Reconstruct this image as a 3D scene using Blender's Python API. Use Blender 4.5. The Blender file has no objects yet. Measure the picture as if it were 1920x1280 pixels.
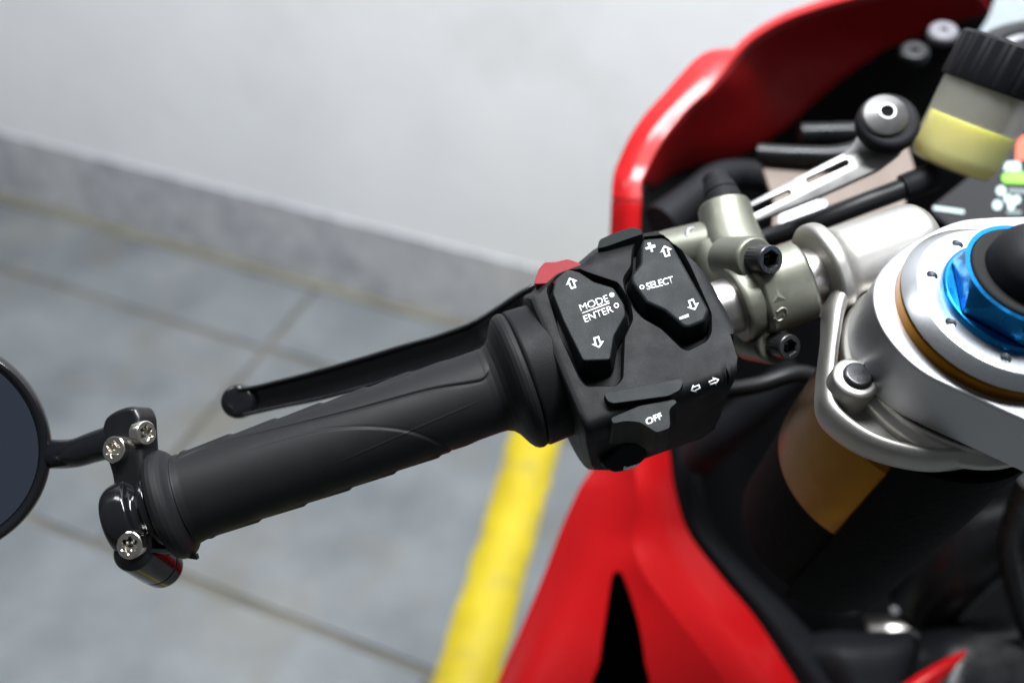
import bpy, bmesh, math, random
import numpy as np
from mathutils import Vector, Matrix
from mathutils.bvhtree import BVHTree
random.seed(4)
S = bpy.context.scene
COL = S.collection
R_ = math.radians

# ------------------------------------------------------------------ camera
F = 1867.0                       # focal length in pixels of the 1920 px wide photograph (35 mm lens)
CAM_H, PITCH = 1.15, R_(42.5)
CAM = Matrix.Translation((0, 0, CAM_H)) @ Matrix.Rotation(math.pi / 2 - PITCH, 4, 'X')
cd = bpy.data.cameras.new('camera')
cd.sensor_width = 36.0
cd.lens = 36.0 * F / 1920.0
cd.clip_start, cd.clip_end = 0.01, 100
cd.dof.use_dof = True
cd.dof.focus_distance = 0.357
cd.dof.aperture_fstop = 5.0
cam = bpy.data.objects.new('camera', cd)
COL.objects.link(cam)
cam.matrix_world = CAM
S.camera = cam

# ------------------------------------------------------------------ light of the indoor parking bay
w = bpy.data.worlds.new('World')
S.world = w
w.use_nodes = True
w.node_tree.nodes['Background'].inputs[0].default_value = (0.86, 0.93, 1.0, 1)
w.node_tree.nodes['Background'].inputs[1].default_value = 0.11


def area(name, loc, sx, sy, power, rotz=0.0, col=(0.93, 0.97, 1.0)):
    l = bpy.data.lights.new(name, 'AREA')
    l.shape = 'RECTANGLE'
    l.size, l.size_y, l.energy, l.color = sx, sy, power, col
    o = bpy.data.objects.new(name, l)
    COL.objects.link(o)
    o.location = loc
    o.rotation_euler = (0, 0, rotz)
    return o


for lx, ly, pw in ((0.22, 0.52, 80), (-1.5, 0.90, 20)):
    area('ceiling_tube_lamp', (lx, ly, 2.40), 1.25, 0.26, pw, R_(-22))
S.view_settings.view_transform = 'Standard'
S.view_settings.look = 'None'
S.view_settings.gamma = 1.0
S.view_settings.exposure = 0.32
S.cycles.use_denoising = True
S.cycles.max_bounces = 8


# ------------------------------------------------------------------ helpers: positions (camera coordinates, metres)
def P(x, y, d):
    return Vector(((x - 960) / F * d, (640 - y) / F * d, -d))


def ray(x, y):
    return Vector(((x - 960) / F, (640 - y) / F, -1.0))


def on_plane(x, y, p0, n):
    r = ray(x, y)
    return r * (p0.dot(n) / r.dot(n))


def frame(z, hint):
    z = z.normalized()
    x = (hint - z * hint.dot(z)).normalized()
    return x, z.cross(x), z


def cat(pts, n, closed=False):
    """Catmull-Rom through the points, n samples per span"""
    p = np.array([tuple(q) for q in pts], float)
    m = len(p)
    out = []
    for i in range(m if closed else m - 1):
        if closed:
            a, b, c, d = p[(i - 1) % m], p[i], p[(i + 1) % m], p[(i + 2) % m]
        else:
            b, c = p[i], p[i + 1]
            a = p[i - 1] if i > 0 else 2 * b - c
            d = p[i + 2] if i + 2 < m else 2 * c - b
        for k in range(n):
            t = k / n
            out.append(0.5 * (2 * b + (c - a) * t + (2 * a - 5 * b + 4 * c - d) * t * t + (3 * b - 3 * c + d - a) * t ** 3))
    if not closed:
        out.append(p[-1])
    return np.array(out)


def fillet(poly, r, n=4):
    """round the corners of a 2-D polygon"""
    out = []
    m = len(poly)
    rs = r if isinstance(r, (list, tuple)) else [r] * m
    for i in range(m):
        p, a, b = (np.array(poly[k % m], float) for k in (i, i - 1, i + 1))
        la, lb = np.linalg.norm(a - p), np.linalg.norm(b - p)
        k = min(rs[i], la * .45, lb * .45)
        q0, q1 = p + (a - p) / la * k, p + (b - p) / lb * k
        for j in range(n + 1):
            t = j / n
            out.append(tuple((1 - t) ** 2 * q0 + 2 * t * (1 - t) * p + t * t * q1))
    return out


# ------------------------------------------------------------------ helpers: objects
def mk(name, verts, faces, mat, parent=None, ang=35, bevel=0, seg=2, sub=0, solid=0, world=False, label=None, soff=-1, recalc=True):
    V = [Vector(v) for v in verts]
    if not world:
        V = [CAM @ v for v in V]
    c = Vector((0, 0, 0))
    for v in V:
        c += v
    c /= max(1, len(V))
    base = parent_loc(parent)
    me = bpy.data.meshes.new(name)
    me.from_pydata([tuple(v - c) for v in V], [], [tuple(f) for f in faces])
    if recalc:
        bm = bmesh.new()
        bm.from_mesh(me)
        bmesh.ops.recalc_face_normals(bm, faces=bm.faces)
        bm.to_mesh(me)
        bm.free()
    for p in me.polygons:
        p.use_smooth = True
    if ang < 180:
        me.set_sharp_from_angle(angle=R_(ang))
    me.materials.append(mat)
    o = bpy.data.objects.new(name, me)
    COL.objects.link(o)
    if parent:
        o.parent = parent
    o.location = c - base
    o['_w'] = 0
    del o['_w']
    ORG[o.name] = c
    if solid:
        m = o.modifiers.new('solid', 'SOLIDIFY')
        m.thickness = solid
        m.offset = soff
    if sub:
        m = o.modifiers.new('sub', 'SUBSURF')
        m.levels = m.render_levels = sub
    if bevel:
        m = o.modifiers.new('bevel', 'BEVEL')
        m.width = bevel
        m.segments = seg
        m.limit_method = 'ANGLE'
        m.angle_limit = R_(28)
        m.harden_normals = True
    if label:
        o['label'] = label
    return o


ORG = {}


def parent_loc(p):
    return ORG[p.name] if p else Vector((0, 0, 0))


def apply_mods(o):
    dg = bpy.context.evaluated_depsgraph_get()
    dg.update()
    me = bpy.data.meshes.new_from_object(o.evaluated_get(dg))
    o.modifiers.clear()
    o.data = me


def cut(o, cutters):
    for c in cutters:
        m = o.modifiers.new('cut', 'BOOLEAN')
        m.operation = 'DIFFERENCE'
        m.solver = 'EXACT'
        m.object = c
    apply_mods(o)
    for c in cutters:
        ORG.pop(c.name, None)
        bpy.data.objects.remove(c, do_unlink=True)
    for p in o.data.polygons:
        p.use_smooth = True
    o.data.set_sharp_from_angle(angle=R_(32))


def lathe_vf(org, axis, prof, seg=48, hint=None, a0=0, a1=360):
    hint = hint or (Vector((0, 1, 0)) if abs(axis.normalized().y) < .9 else Vector((1, 0, 0)))
    x, y, z = frame(axis, hint)
    full = (a1 - a0) >= 360
    n = seg if full else seg + 1
    V, Fc = [], []
    for h, r in prof:
        for k in range(n):
            a = R_(a0 + (a1 - a0) * k / seg)
            V.append(org + z * h + (x * math.cos(a) + y * math.sin(a)) * r)
    for i in range(len(prof) - 1):
        for k in range(seg):
            k2 = (k + 1) % n if full else k + 1
            Fc.append((i * n + k, i * n + k2, (i + 1) * n + k2, (i + 1) * n + k))
    if full:
        if prof[0][1] > 1e-6:
            Fc.append(tuple(range(n))[::-1])
        if prof[-1][1] > 1e-6:
            Fc.append(tuple(range((len(prof) - 1) * n, len(prof) * n)))
    return V, Fc


def lathe(name, org, axis, prof, mat, parent, seg=48, ang=35, **k):
    kk = {q: k.pop(q) for q in ('hint', 'a0', 'a1') if q in k}
    V, Fc = lathe_vf(org, axis, prof, seg, **kk)
    o = mk(name, V, Fc, mat, parent, ang=ang, **k)
    if any(r < 1e-6 for _, r in prof):
        bm = bmesh.new()
        bm.from_mesh(o.data)
        bmesh.ops.remove_doubles(bm, verts=bm.verts, dist=1e-6)
        bmesh.ops.recalc_face_normals(bm, faces=bm.faces)
        bm.to_mesh(o.data)
        bm.free()
        o.data.set_sharp_from_angle(angle=R_(ang))
    return o


def rprof(pts, r, n=4):
    """round the corners of a lathe profile (open polyline)"""
    out = [pts[0]]
    for i in range(1, len(pts) - 1):
        a, p, b = (np.array(q, float) for q in pts[i - 1:i + 2])
        la, lb = np.linalg.norm(a - p), np.linalg.norm(b - p)
        k = min(r, la * .45, lb * .45)
        q0, q1 = p + (a - p) / la * k, p + (b - p) / lb * k
        for j in range(n + 1):
            t = j / n
            out.append(tuple((1 - t) ** 2 * q0 + 2 * t * (1 - t) * p + t * t * q1))
    out.append(pts[-1])
    return out


def prism(name, poly, n, h, mat, parent, draft=0.0, bevel=0.0006, seg=3, **k):
    """poly: points on the face; the solid goes back along -n by h, opening by draft (m)"""
    m = len(poly)
    n = n.normalized()
    c = sum(poly, Vector()) / m
    low = []
    for i in range(m):
        p = poly[i]
        e = (poly[(i + 1) % m] - poly[i - 1])
        o = e.cross(n).normalized()
        if o.dot(p - c) < 0 and False:
            o = -o
        low.append(p + o * draft - n * h)
    V = list(poly) + low
    Fc = [tuple(range(m)), tuple(range(2 * m - 1, m - 1, -1))]
    for i in range(m):
        j = (i + 1) % m
        Fc.append((i, m + i, m + j, j))
    return mk(name, V, Fc, mat, parent, bevel=bevel, seg=seg, **k)


def ccw(px):
    a = sum(px[i][0] * px[(i + 1) % len(px)][1] - px[(i + 1) % len(px)][0] * px[i][1] for i in range(len(px)))
    return px if a < 0 else px[::-1]          # image y points down: counter-clockwise seen from the camera


def sweep(name, path, radii, mat, parent, seg=20, n=6, flat=1.0, up=None, section=None, ang=35, caps=True, **k):
    p = cat(path, n)
    rr = cat([(r, 0, 0) for r in radii], n)[:, 0]
    m = len(p)
    T = np.gradient(p, axis=0)
    up = Vector(up) if up else Vector((0, 0, 1))
    V, Fc = [], []
    if section is None:
        section = [(math.cos(2 * math.pi * q / seg), flat * math.sin(2 * math.pi * q / seg)) for q in range(seg)]
    ns = len(section)
    for i in range(m):
        t = Vector(T[i]).normalized()
        z = (up - t * up.dot(t)).normalized()
        y = z.cross(t)
        for a, b in section:
            V.append(Vector(p[i]) + (y * a + z * b) * rr[i])
    for i in range(m - 1):
        for q in range(ns):
            q2 = (q + 1) % ns
            Fc.append((i * ns + q, i * ns + q2, (i + 1) * ns + q2, (i + 1) * ns + q))
    if caps:
        Fc.append(tuple(range(ns))[::-1])
        Fc.append(tuple(range((m - 1) * ns, m * ns)))
    return mk(name, V, Fc, mat, parent, ang=ang, **k)


def patch(name, rows, mat, parent, nu=8, nv=8, solid=0.003, ang=60, split=None, **k):
    """smooth surface through rows of (x, y, depth) picture points"""
    g = [[P(*q) for q in r] for r in rows]
    if split:
        a = np.array([np.vstack([cat(r[:split + 1], nu)[:-1], cat(r[split:], nu)]) for r in g])
    else:
        a = np.array([cat(r, nu) for r in g])                # rows x U x 3
    b = np.array([cat(a[:, j], nv) for j in range(a.shape[1])])   # U x V x 3
    U, Vn = b.shape[:2]
    V = [Vector(b[i, j]) for i in range(U) for j in range(Vn)]
    Fc = [(i * Vn + j, i * Vn + j + 1, (i + 1) * Vn + j + 1, (i + 1) * Vn + j) for i in range(U - 1) for j in range(Vn - 1)]
    o = mk(name, V, Fc, mat, parent, ang=180, recalc=False)
    me = o.data
    # face the camera, then give it thickness behind
    s = sum((p.normal.dot((cam.location - (o.data.vertices[p.vertices[0]].co + ORG[o.name]))) for p in me.polygons))
    if s < 0:
        me.flip_normals()
    if solid:
        m = o.modifiers.new('solid', 'SOLIDIFY')
        m.thickness = solid
        m.offset = -1
        m.use_rim = True
    if split:
        me.set_sharp_from_angle(angle=R_(16))
    if k.get('edge'):
        m = o.modifiers.new('bevel', 'BEVEL')
        m.width = k['edge']
        m.segments = 3
        m.limit_method = 'ANGLE'
        m.angle_limit = R_(50)
    return o


# ------------------------------------------------------------------ materials
def mat(name, col, rough=.5, metal=0.0, bump=0.0, bscale=900.0, coat=0.0, var=0.0, vscale=60.0, rvar=0.0, spec=.5, aniso=0.0,
        emit=None, trans=0.0, alpha=1.0, coat_r=.05, detail=4, dist=.0004, ior=1.45):
    m = bpy.data.materials.new(name)
    m.use_nodes = True
    nt = m.node_tree
    b = nt.nodes['Principled BSDF']
    b.inputs['Base Color'].default_value = (*col, 1)
    b.inputs['Roughness'].default_value = rough
    b.inputs['Metallic'].default_value = metal
    b.inputs['Coat Weight'].default_value = coat
    b.inputs['Coat Roughness'].default_value = coat_r
    b.inputs['Specular IOR Level'].default_value = spec
    b.inputs['Anisotropic'].default_value = aniso
    b.inputs['Transmission Weight'].default_value = trans
    b.inputs['IOR'].default_value = ior
    tc = nt.nodes.new('ShaderNodeTexCoord')

    def noise(scale, det=4):
        t = nt.nodes.new('ShaderNodeTexNoise')
        t.inputs['Scale'].default_value = scale
        t.inputs['Detail'].default_value = det
        nt.links.new(tc.outputs['Object'], t.inputs['Vector'])
        return t
    if var:
        t = noise(vscale)
        mx = nt.nodes.new('ShaderNodeMix')
        mx.data_type = 'RGBA'
        mx.inputs['A'].default_value = (*[c * (1 - var) for c in col], 1)
        mx.inputs['B'].default_value = (*[min(1, c * (1 + var)) for c in col], 1)
        nt.links.new(t.outputs['Fac'], mx.inputs['Factor'])
        nt.links.new(mx.outputs['Result'], b.inputs['Base Color'])
    if rvar:
        t = noise(vscale * 1.7)
        mr = nt.nodes.new('ShaderNodeMapRange')
        mr.inputs['From Min'].default_value = .3
        mr.inputs['From Max'].default_value = .7
        mr.inputs['To Min'].default_value = max(.02, rough - rvar)
        mr.inputs['To Max'].default_value = min(1, rough + rvar)
        nt.links.new(t.outputs['Fac'], mr.inputs['Value'])
        nt.links.new(mr.outputs['Result'], b.inputs['Roughness'])
    if bump:
        t = noise(bscale, detail)
        bp = nt.nodes.new('ShaderNodeBump')
        bp.inputs['Strength'].default_value = bump
        bp.inputs['Distance'].default_value = dist
        nt.links.new(t.outputs['Fac'], bp.inputs['Height'])
        nt.links.new(bp.outputs['Normal'], b.inputs['Normal'])
    if emit:
        b.inputs['Emission Color'].default_value = (*emit[0], 1)
        b.inputs['Emission Strength'].default_value = emit[1]
    return m


M = dict(
    rubber=mat('grip_rubber', (.0060, .0060, .0067), .56, bump=.5, bscale=2700, dist=.0001, spec=.18, rvar=.06, vscale=70, var=.12),
    plastic=mat('switch_plastic', (.0045, .0048, .0054), .52, bump=.7, bscale=2700, dist=.00013, spec=.13, rvar=.06, vscale=80, detail=2),
    button=mat('button_plastic', (.0062, .0078, .0082), .50, bump=.7, bscale=2500, dist=.00013, spec=.14, rvar=.05, vscale=80, detail=2),
    redbtn=mat('red_button_plastic', (.145, .011, .014), .5, bump=.3, bscale=3000, dist=.0001, spec=.3),
    gloss=mat('gloss_black', (.005, .005, .006), .14, spec=.5, rvar=.05, vscale=70),
    satin=mat('satin_black', (.005, .0052, .006), .32, bump=.15, bscale=3800, dist=.0001, spec=.35, rvar=.08, vscale=60),
    darkmatt=mat('matt_black', (.007, .007, .0085), .6, bump=.3, bscale=1500, dist=.0002, spec=.13, rvar=.08, vscale=40),
    void=mat('shade_black', (.0022, .0022, .0026), .75, spec=.08, bump=.4, bscale=300, dist=.001),  # near black, the shade of cavities and lower fork put into the colour
    leverm=mat('anodised_black', (.004, .004, .005), .2, spec=.6, rvar=.05, vscale=60),
    white=mat('white_print', (.80, .82, .83), .5),
    chrome=mat('stainless_steel', (.66, .62, .56), .2, 1, bump=.05, bscale=3000, dist=.0001, rvar=.06, vscale=200),
    blackbolt=mat('black_oxide_steel', (.05, .05, .052), .34, .85, bump=.2, bscale=3000, dist=.0001, rvar=.1, vscale=220),
    tube=mat('satin_aluminium', (.43, .405, .385), .34, 1, rvar=.05, vscale=60),
    cast=mat('cast_aluminium', (.34, .328, .308), .48, 1, bump=.25, bscale=3200, dist=.0001, rvar=.03, vscale=500),
    olive=mat('olive_anodised_cast', (.16, .16, .13), .44, .8, bump=.3, bscale=2800, dist=.00015, rvar=.06, vscale=90),
    clampm=mat('machined_clamp', (.38, .38, .395), .44, 1, rvar=.03, vscale=900),
    plate=mat('brushed_aluminium', (.20, .195, .19), .42, 1, rvar=.05, vscale=60),
    silver=mat('turned_aluminium', (.43, .44, .455), .34, 1, rvar=.03, vscale=900),
    gold=mat('gold_anodised', (.18, .075, .004), .32, 1, rvar=.05, vscale=60),
    blue=mat('blue_anodised', (.012, .165, .42), .28, 1, rvar=.05, vscale=120),
    foam=mat('black_foam', (.012, .012, .012), .8, bump=.8, bscale=2600, dist=.0004, spec=.2),
    red=mat('red_paint', (.31, .0028, .0042), .4, coat=.22, coat_r=.10, spec=.2, rvar=.04, vscale=30),
    mirror=mat('mirror_glass_reflection_tint', (.26, .30, .40), .03, 1),  # dark blue tint stands in for the dark surroundings it reflects
    hose=mat('rubber_hose', (.006, .006, .007), .42, bump=.2, bscale=1500, dist=.0002, spec=.3),
    resv=mat('milky_plastic', (.62, .60, .52), .4),
    fluid=mat('brake_fluid', (.52, .41, .012), .3, var=.1, vscale=45),
    tan=mat('tan_aluminium', (.115, .085, .07), .5, .2, rvar=.1, vscale=40),
    screen=mat('dash_screen_glass', (.003, .003, .004), .2, spec=.25),
    glass=mat('grey_windscreen', (.17, .195, .205), .2, coat=.3),
    clip=mat('grey_clip', (.12, .115, .13), .4),
)

# ------------------------------------------------------------------ the setting
GA = R_(-22.3)
gx, gy = Vector((math.cos(GA), math.sin(GA), 0)), Vector((-math.sin(GA), math.cos(GA), 0))   # along the wall, into the wall
W0 = Vector((-0.525, 1.477, 0))                                                               # a point at the wall's foot


def gp(a, b, z):
    return W0 + gx * a + gy * b + Vector((0, 0, z))


def box_ab(name, a0, a1, b0, b1, z0, z1, m, parent=None, bevel=0, **k):
    V = [gp(a, b, z) for z in (z0, z1) for a, b in ((a0, b0), (a1, b0), (a1, b1), (a0, b1))]
    Fc = [(0, 3, 2, 1), (4, 5, 6, 7), (0, 1, 5, 4), (1, 2, 6, 5), (2, 3, 7, 6), (3, 0, 4, 7)]
    return mk(name, V, Fc, m, parent, world=True, bevel=bevel, **k)


def stone(name, c1, c2, c3, rough, sc, stain=None, bump=.4, bs=60.0, rnd=.12):
    m = bpy.data.materials.new(name)
    m.use_nodes = True
    nt = m.node_tree
    L = nt.links.new
    b = nt.nodes['Principled BSDF']
    b.inputs['Roughness'].default_value = rough
    geo = nt.nodes.new('ShaderNodeNewGeometry')
    oi = nt.nodes.new('ShaderNodeObjectInfo')

    def noise(scale, det=6, rg=.6):
        t = nt.nodes.new('ShaderNodeTexNoise')
        t.inputs['Scale'].default_value = scale
        t.inputs['Detail'].default_value = det
        t.inputs['Roughness'].default_value = rg
        L(geo.outputs['Position'], t.inputs['Vector'])
        return t
    t1 = noise(sc)
    rp = nt.nodes.new('ShaderNodeValToRGB')
    e = rp.color_ramp.elements
    e[0].position, e[0].color = .3, (*c1, 1)
    e[1].position, e[1].color = .7, (*c3, 1)
    x = rp.color_ramp.elements.new(.5)
    x.color = (*c2, 1)
    L(t1.outputs['Fac'], rp.inputs['Fac'])
    out = rp.outputs['Color']
    if stain:
        t2 = noise(stain[1], 5, .65)
        mr = nt.nodes.new('ShaderNodeMapRange')
        mr.inputs['From Min'].default_value = stain[2]
        mr.inputs['From Max'].default_value = stain[2] + .22
        L(t2.outputs['Fac'], mr.inputs['Value'])
        mx = nt.nodes.new('ShaderNodeMix')
        mx.data_type = 'RGBA'
        mx.inputs['B'].default_value = (*stain[0], 1)
        L(mr.outputs['Result'], mx.inputs['Factor'])
        L(out, mx.inputs['A'])
        out = mx.outputs['Result']
    hv = nt.nodes.new('ShaderNodeHueSaturation')
    ma = nt.nodes.new('ShaderNodeMath')
    ma.operation = 'MULTIPLY_ADD'
    ma.inputs[1].default_value = rnd
    ma.inputs[2].default_value = 1 - rnd / 2
    L(oi.outputs['Random'], ma.inputs[0])
    L(ma.outputs[0], hv.inputs['Value'])
    L(out, hv.inputs['Color'])
    L(hv.outputs['Color'], b.inputs['Base Color'])
    t3 = noise(bs, 5)
    bp = nt.nodes.new('ShaderNodeBump')
    bp.inputs['Strength'].default_value = bump
    bp.inputs['Distance'].default_value = .004
    L(t3.outputs['Fac'], bp.inputs['Height'])
    L(bp.outputs['Normal'], b.inputs['Normal'])
    return m


M['tile'] = stone('floor_stone', (.085, .095, .103), (.130, .141, .150), (.175, .184, .188), .60, 5.0, ((.128, .116, .096), 3.4, .50), bs=45)
M['grout'] = stone('dirty_grout', (.075, .072, .064), (.105, .098, .082), (.145, .136, .112), .9, 9, bs=120)
M['skirt'] = stone('grey_granite', (.31, .312, .335), (.42, .42, .445), (.54, .54, .56), .5, 26, ((.52, .51, .515), 5, .5), bs=90, bump=.2, rnd=.08)
M['joint'] = stone('ochre_mortar', (.10, .094, .074), (.135, .128, .098), (.18, .172, .135), .9, 8, bs=100)
M['wall'] = stone('white_wall_paint', (.80, .80, .82), (.84, .84, .86), (.88, .88, .89), .6, 3.0, ((.75, .735, .72), 2.6, .55), bs=35, bump=.12, rnd=0)
M['yellow'] = stone('yellow_floor_paint', (.44, .325, .006), (.51, .39, .008), (.57, .44, .014), .55, 9, ((.33, .26, .05), 16, .52), bs=150, bump=.3, rnd=0)

floor = box_ab('floor', -4, 4, -4, 0.3, -.06, -.005, M['grout'])
floor['kind'] = 'structure'
rows = [(-.010, -.178), (-.186, -.610), (-.618, -1.045), (-1.053, -1.48), (-1.488, -1.915)]
for ri, (b1, b0) in enumerate(rows):
    a = .1945 - .869 * 3 + (.52 if ri == 2 else 0)
    while a < 2.6:
        ln = .860
        dz = random.uniform(-.0012, .0012)
        n0 = 6
        V = []
        # slightly uneven hand-cut edges
        ring = []
        for k in range(n0):
            ring.append((a + ln * k / n0, b0 + random.uniform(0, .004)))
        for k in range(n0):
            ring.append((a + ln - random.uniform(0, .004), b0 + (b1 - b0) * k / n0))
        for k in range(n0):
            ring.append((a + ln - ln * k / n0, b1 - random.uniform(0, .004)))
        for k in range(n0):
            ring.append((a + random.uniform(0, .004), b1 - (b1 - b0) * k / n0))
        m = len(ring)
        V = [gp(x, y, dz) for x, y in ring] + [gp(x, y, -.02) for x, y in ring]
        Fc = [tuple(range(m)), tuple(range(2 * m - 1, m - 1, -1))] + [(i, m + i, m + (i + 1) % m, (i + 1) % m) for i in range(m)]
        mk('tile', V, Fc, M['tile'], floor, world=True, bevel=.0022, seg=2)
        a += ln + .009
jo = box_ab('mortar_joint', -3, 3, -.012, .011, -.02, .003, M['joint'], floor, bevel=.002)

wall = box_ab('wall', -4, 4, .012, .2, 0, 2.75, M['wall'])
wall['kind'] = 'structure'
a = -3.02
while a < 3:
    box_ab('skirting_slab', a, a + .897, .0085, .016, .002, .158, M['skirt'], wall, bevel=.0016)
    a += .90

# painted yellow line on the floor
ya = Vector((math.cos(R_(-103)), math.sin(R_(-103)), 0))
yb = Vector((-ya.y, ya.x, 0))
y0 = Vector((0.0386, 1.044, 0))
N = 80
V = []
for i in range(N + 1):
    s = -.36 + 1.5 * i / N
    for sd in (-1, 1):
        V.append(y0 + ya * s + yb * sd * (.0385 + random.uniform(-.0022, .0022)) + Vector((0, 0, .0035)))
Fc = [(2 * i, 2 * i + 1, 2 * i + 3, 2 * i + 2) for i in range(N)]
yl = mk('painted_line', V, Fc, M['yellow'], None, world=True, solid=.0008, soff=1)
yl['kind'] = 'structure'

# ------------------------------------------------------------------ the motorcycle
bike = bpy.data.objects.new('motorcycle', None)
COL.objects.link(bike)
bike.empty_display_size = .1
g0 = CAM @ P(1500, 900, .6)
ORG['motorcycle'] = Vector((g0.x, g0.y, 0))
bike.location = ORG['motorcycle']
bike['label'] = 'red sports motorcycle with black switchgear, gold fork and round bar-end mirror'
bike['category'] = 'motorcycle'
mm = .001

# ---- bar frame: t along the bar (to the fork), u up in the picture, w towards the rider
BL, BR = P(335, 940, .366), P(1520, 520, .393)
ex = (BR - BL).normalized()
ez = Vector((0, 0, 1))
ez = (ez - ex * ez.dot(ex)).normalized()
ey = ez.cross(ex)


def B(t, u, w):
    return BL + ex * t + ey * u + ez * w


def bar_tu(x, y, w=0.0):
    p = on_plane(x, y, B(0, 0, w), ez) - BL
    return p.dot(ex), p.dot(ey)


def tx(x):
    return bar_tu(x, 940 - (x - 335) * 420 / 1185)[0]


# ---- grip
GR = .0163


def cyl_hit(x, y, r=GR):
    d = ray(x, y)
    o = -BL
    dy_, dz_ = d.dot(ey), d.dot(ez)
    oy, oz = o.dot(ey), o.dot(ez)
    a, b, c = dy_ ** 2 + dz_ ** 2, 2 * (oy * dy_ + oz * dz_), oy ** 2 + oz ** 2 - r * r
    disc = max(0, b * b - 4 * a * c)
    s = (-b - math.sqrt(disc)) / (2 * a)
    p = d * s - BL
    return p.dot(ex), math.atan2(p.dot(ey), p.dot(ez))


def sdist(poly, X, Y):
    """signed distance (inside positive) of points to a closed polygon"""
    n = len(poly)
    d = np.full(X.shape, 1e9)
    ins = np.zeros(X.shape, bool)
    for i in range(n):
        x0, y0_ = poly[i]
        x1, y1 = poly[(i + 1) % n]
        ex_, ey_ = x1 - x0, y1 - y0_
        q = np.clip(((X - x0) * ex_ + (Y - y0_) * ey_) / (ex_ ** 2 + ey_ ** 2 + 1e-15), 0, 1)
        d = np.minimum(d, np.hypot(X - x0 - q * ex_, Y - y0_ - q * ey_))
        c = ((y0_ > Y) != (y1 > Y)) & (X < (x1 - x0) * (Y - y0_) / (y1 - y0_ + 1e-15) + x0)
        ins ^= c
    return np.where(ins, d, -d)


gp_prof = [(300, 14.5), (302, 17.2), (306, 19.2), (314, 20.4), (322, 20.7), (331, 20.4), (338, 19.2), (343, 17.8), (347, 16.9), (349, 16.55), (351, 16.9), (354, 16.75), (365, 16.45), (600, 16.3), (860, 16.1), (915, 16.1),
           (926, 16.4), (936, 17.4), (944, 19.3), (950, 21.6), (956, 24.0), (962, 25.7), (968, 26.5), (975, 26.8), (981, 26.4), (985, 25.0), (986, 22)]
pt = np.array([tx(a) for a, _ in gp_prof])
pr = np.array([b for _, b in gp_prof]) * mm
ts = np.unique(np.concatenate([np.linspace(pt[0], pt[-1], 330), np.linspace(tx(300), tx(356), 60), np.linspace(tx(915), tx(986), 60)]))
th = np.linspace(-math.pi, math.pi, 441)[:-1]
Tg, Th = np.meshgrid(ts, th, indexing='ij')
Rg = np.interp(Tg, pt, pr)
Y = Th * GR
padA = [cyl_hit(*q) for q in cat([(330, 862, 0), (400, 834, 0), (530, 801, 0), (667, 767, 0), (800, 731, 0), (880, 718, 0), (905, 712, 0), (917, 697, 0), (917, 678, 0), (905, 648, 0)], 6)[:, :2]]
padA = [(t, a * GR) for t, a in padA]
padA += [(padA[-1][0], 2.6 * GR), (padA[0][0], 2.6 * GR)]
padB = [cyl_hit(*q) for q in cat([(330, 900, 0), (440, 852, 0), (567, 814, 0), (633, 803, 0), (700, 801, 0), (767, 809, 0), (817, 828, 0), (846, 845, 0)], 6)[:, :2]]
padB = [(t, a * GR) for t, a in padB]
padB += [(padB[-1][0], -2.4 * GR), (padB[0][0], -2.4 * GR)]
sA, sB = sdist(padA, Tg, Y), sdist(padB, Tg, Y)


def sst(x, a, b):
    x = np.clip((x - a) / (b - a), 0, 1)
    return x * x * (3 - 2 * x)


fadeB = sst(Tg, tx(430), tx(640))
dis = .00042 * sst(sA, -.0002, .0005) - .00034 * np.exp(-(sA / .0006) ** 2)
dis += (.00042 * sst(sB, -.0002, .0009) - .0001 * np.exp(-((sB + .0003) / .0005) ** 2)) * fadeB
# moulded ribs on the far side of the grip: they only break the outline
body = sst(Tg, tx(360), tx(380)) * (1 - sst(Tg, tx(840), tx(875)))
saw = ((Tg - tx(380)) / .0175) % 1.0
dis += body * sst(np.abs(Th), 1.25, 1.45) * (1 - sst(np.abs(Th), 2.6, 2.9)) * (.00075 * saw * sst(1 - saw, 0, .12))
seam = .00012 * np.exp(-((Th + .35 - .25 * (Tg - tx(600)) / .06) * GR / .0003) ** 2) * sst(Tg, tx(600), tx(700)) * (1 - sst(Tg, tx(850), tx(910)))
dis = (dis + seam) * sst(Tg, tx(349), tx(353)) * (1 - sst(Tg, tx(918), tx(930)))
Rg = Rg + dis
nT, nH = Tg.shape
V = [B(Tg[i, j], math.sin(Th[i, j]) * Rg[i, j], math.cos(Th[i, j]) * Rg[i, j]) for i in range(nT) for j in range(nH)]
Fc = [(i * nH + j, i * nH + (j + 1) % nH, (i + 1) * nH + (j + 1) % nH, (i + 1) * nH + j) for i in range(nT - 1) for j in range(nH)]
Fc += [tuple(range(nH))[::-1], tuple(range((nT - 1) * nH, nT * nH))]
grip = mk('handlebar_grip', V, Fc, M['rubber'], bike, ang=50, label='black rubber handlebar grip with flanged ends')
# moulding flash left on the outer flange
fl = [B(tx(322), -.0204, .004), B(tx(338), -.0200, .004), B(tx(336), -.0222, .003)]
prism('moulding_flash', fl, ez, .004, M['rubber'], grip, bevel=.0003)

lathe('grip_collar', B(0, 0, 0), ex, rprof([(tx(983), .020), (tx(983), .0262), (tx(988), .0268), (tx(1047), .0262), (tx(1062), .0260), (tx(1062), .02)], .0012),
      M['plastic'], bike, seg=96)

# ---- bar tube
lathe('handlebar_tube', B(0, 0, 0), ex, rprof([(tx(1180), .0112), (tx(1486), .0112), (tx(1487), .0114), (tx(1504), .0114), (tx(1505), .0116), (tx(1600), .0116)], .0003),
      M['tube'], bike, seg=64, label='satin silver handlebar tube')

# ---- switch housing
HS = .5                                                       # slope of the switch face: it looks up at the rider
n_b = (ey * HS + ez).normalized()
hp0 = B(0, 0, .0295)


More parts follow.
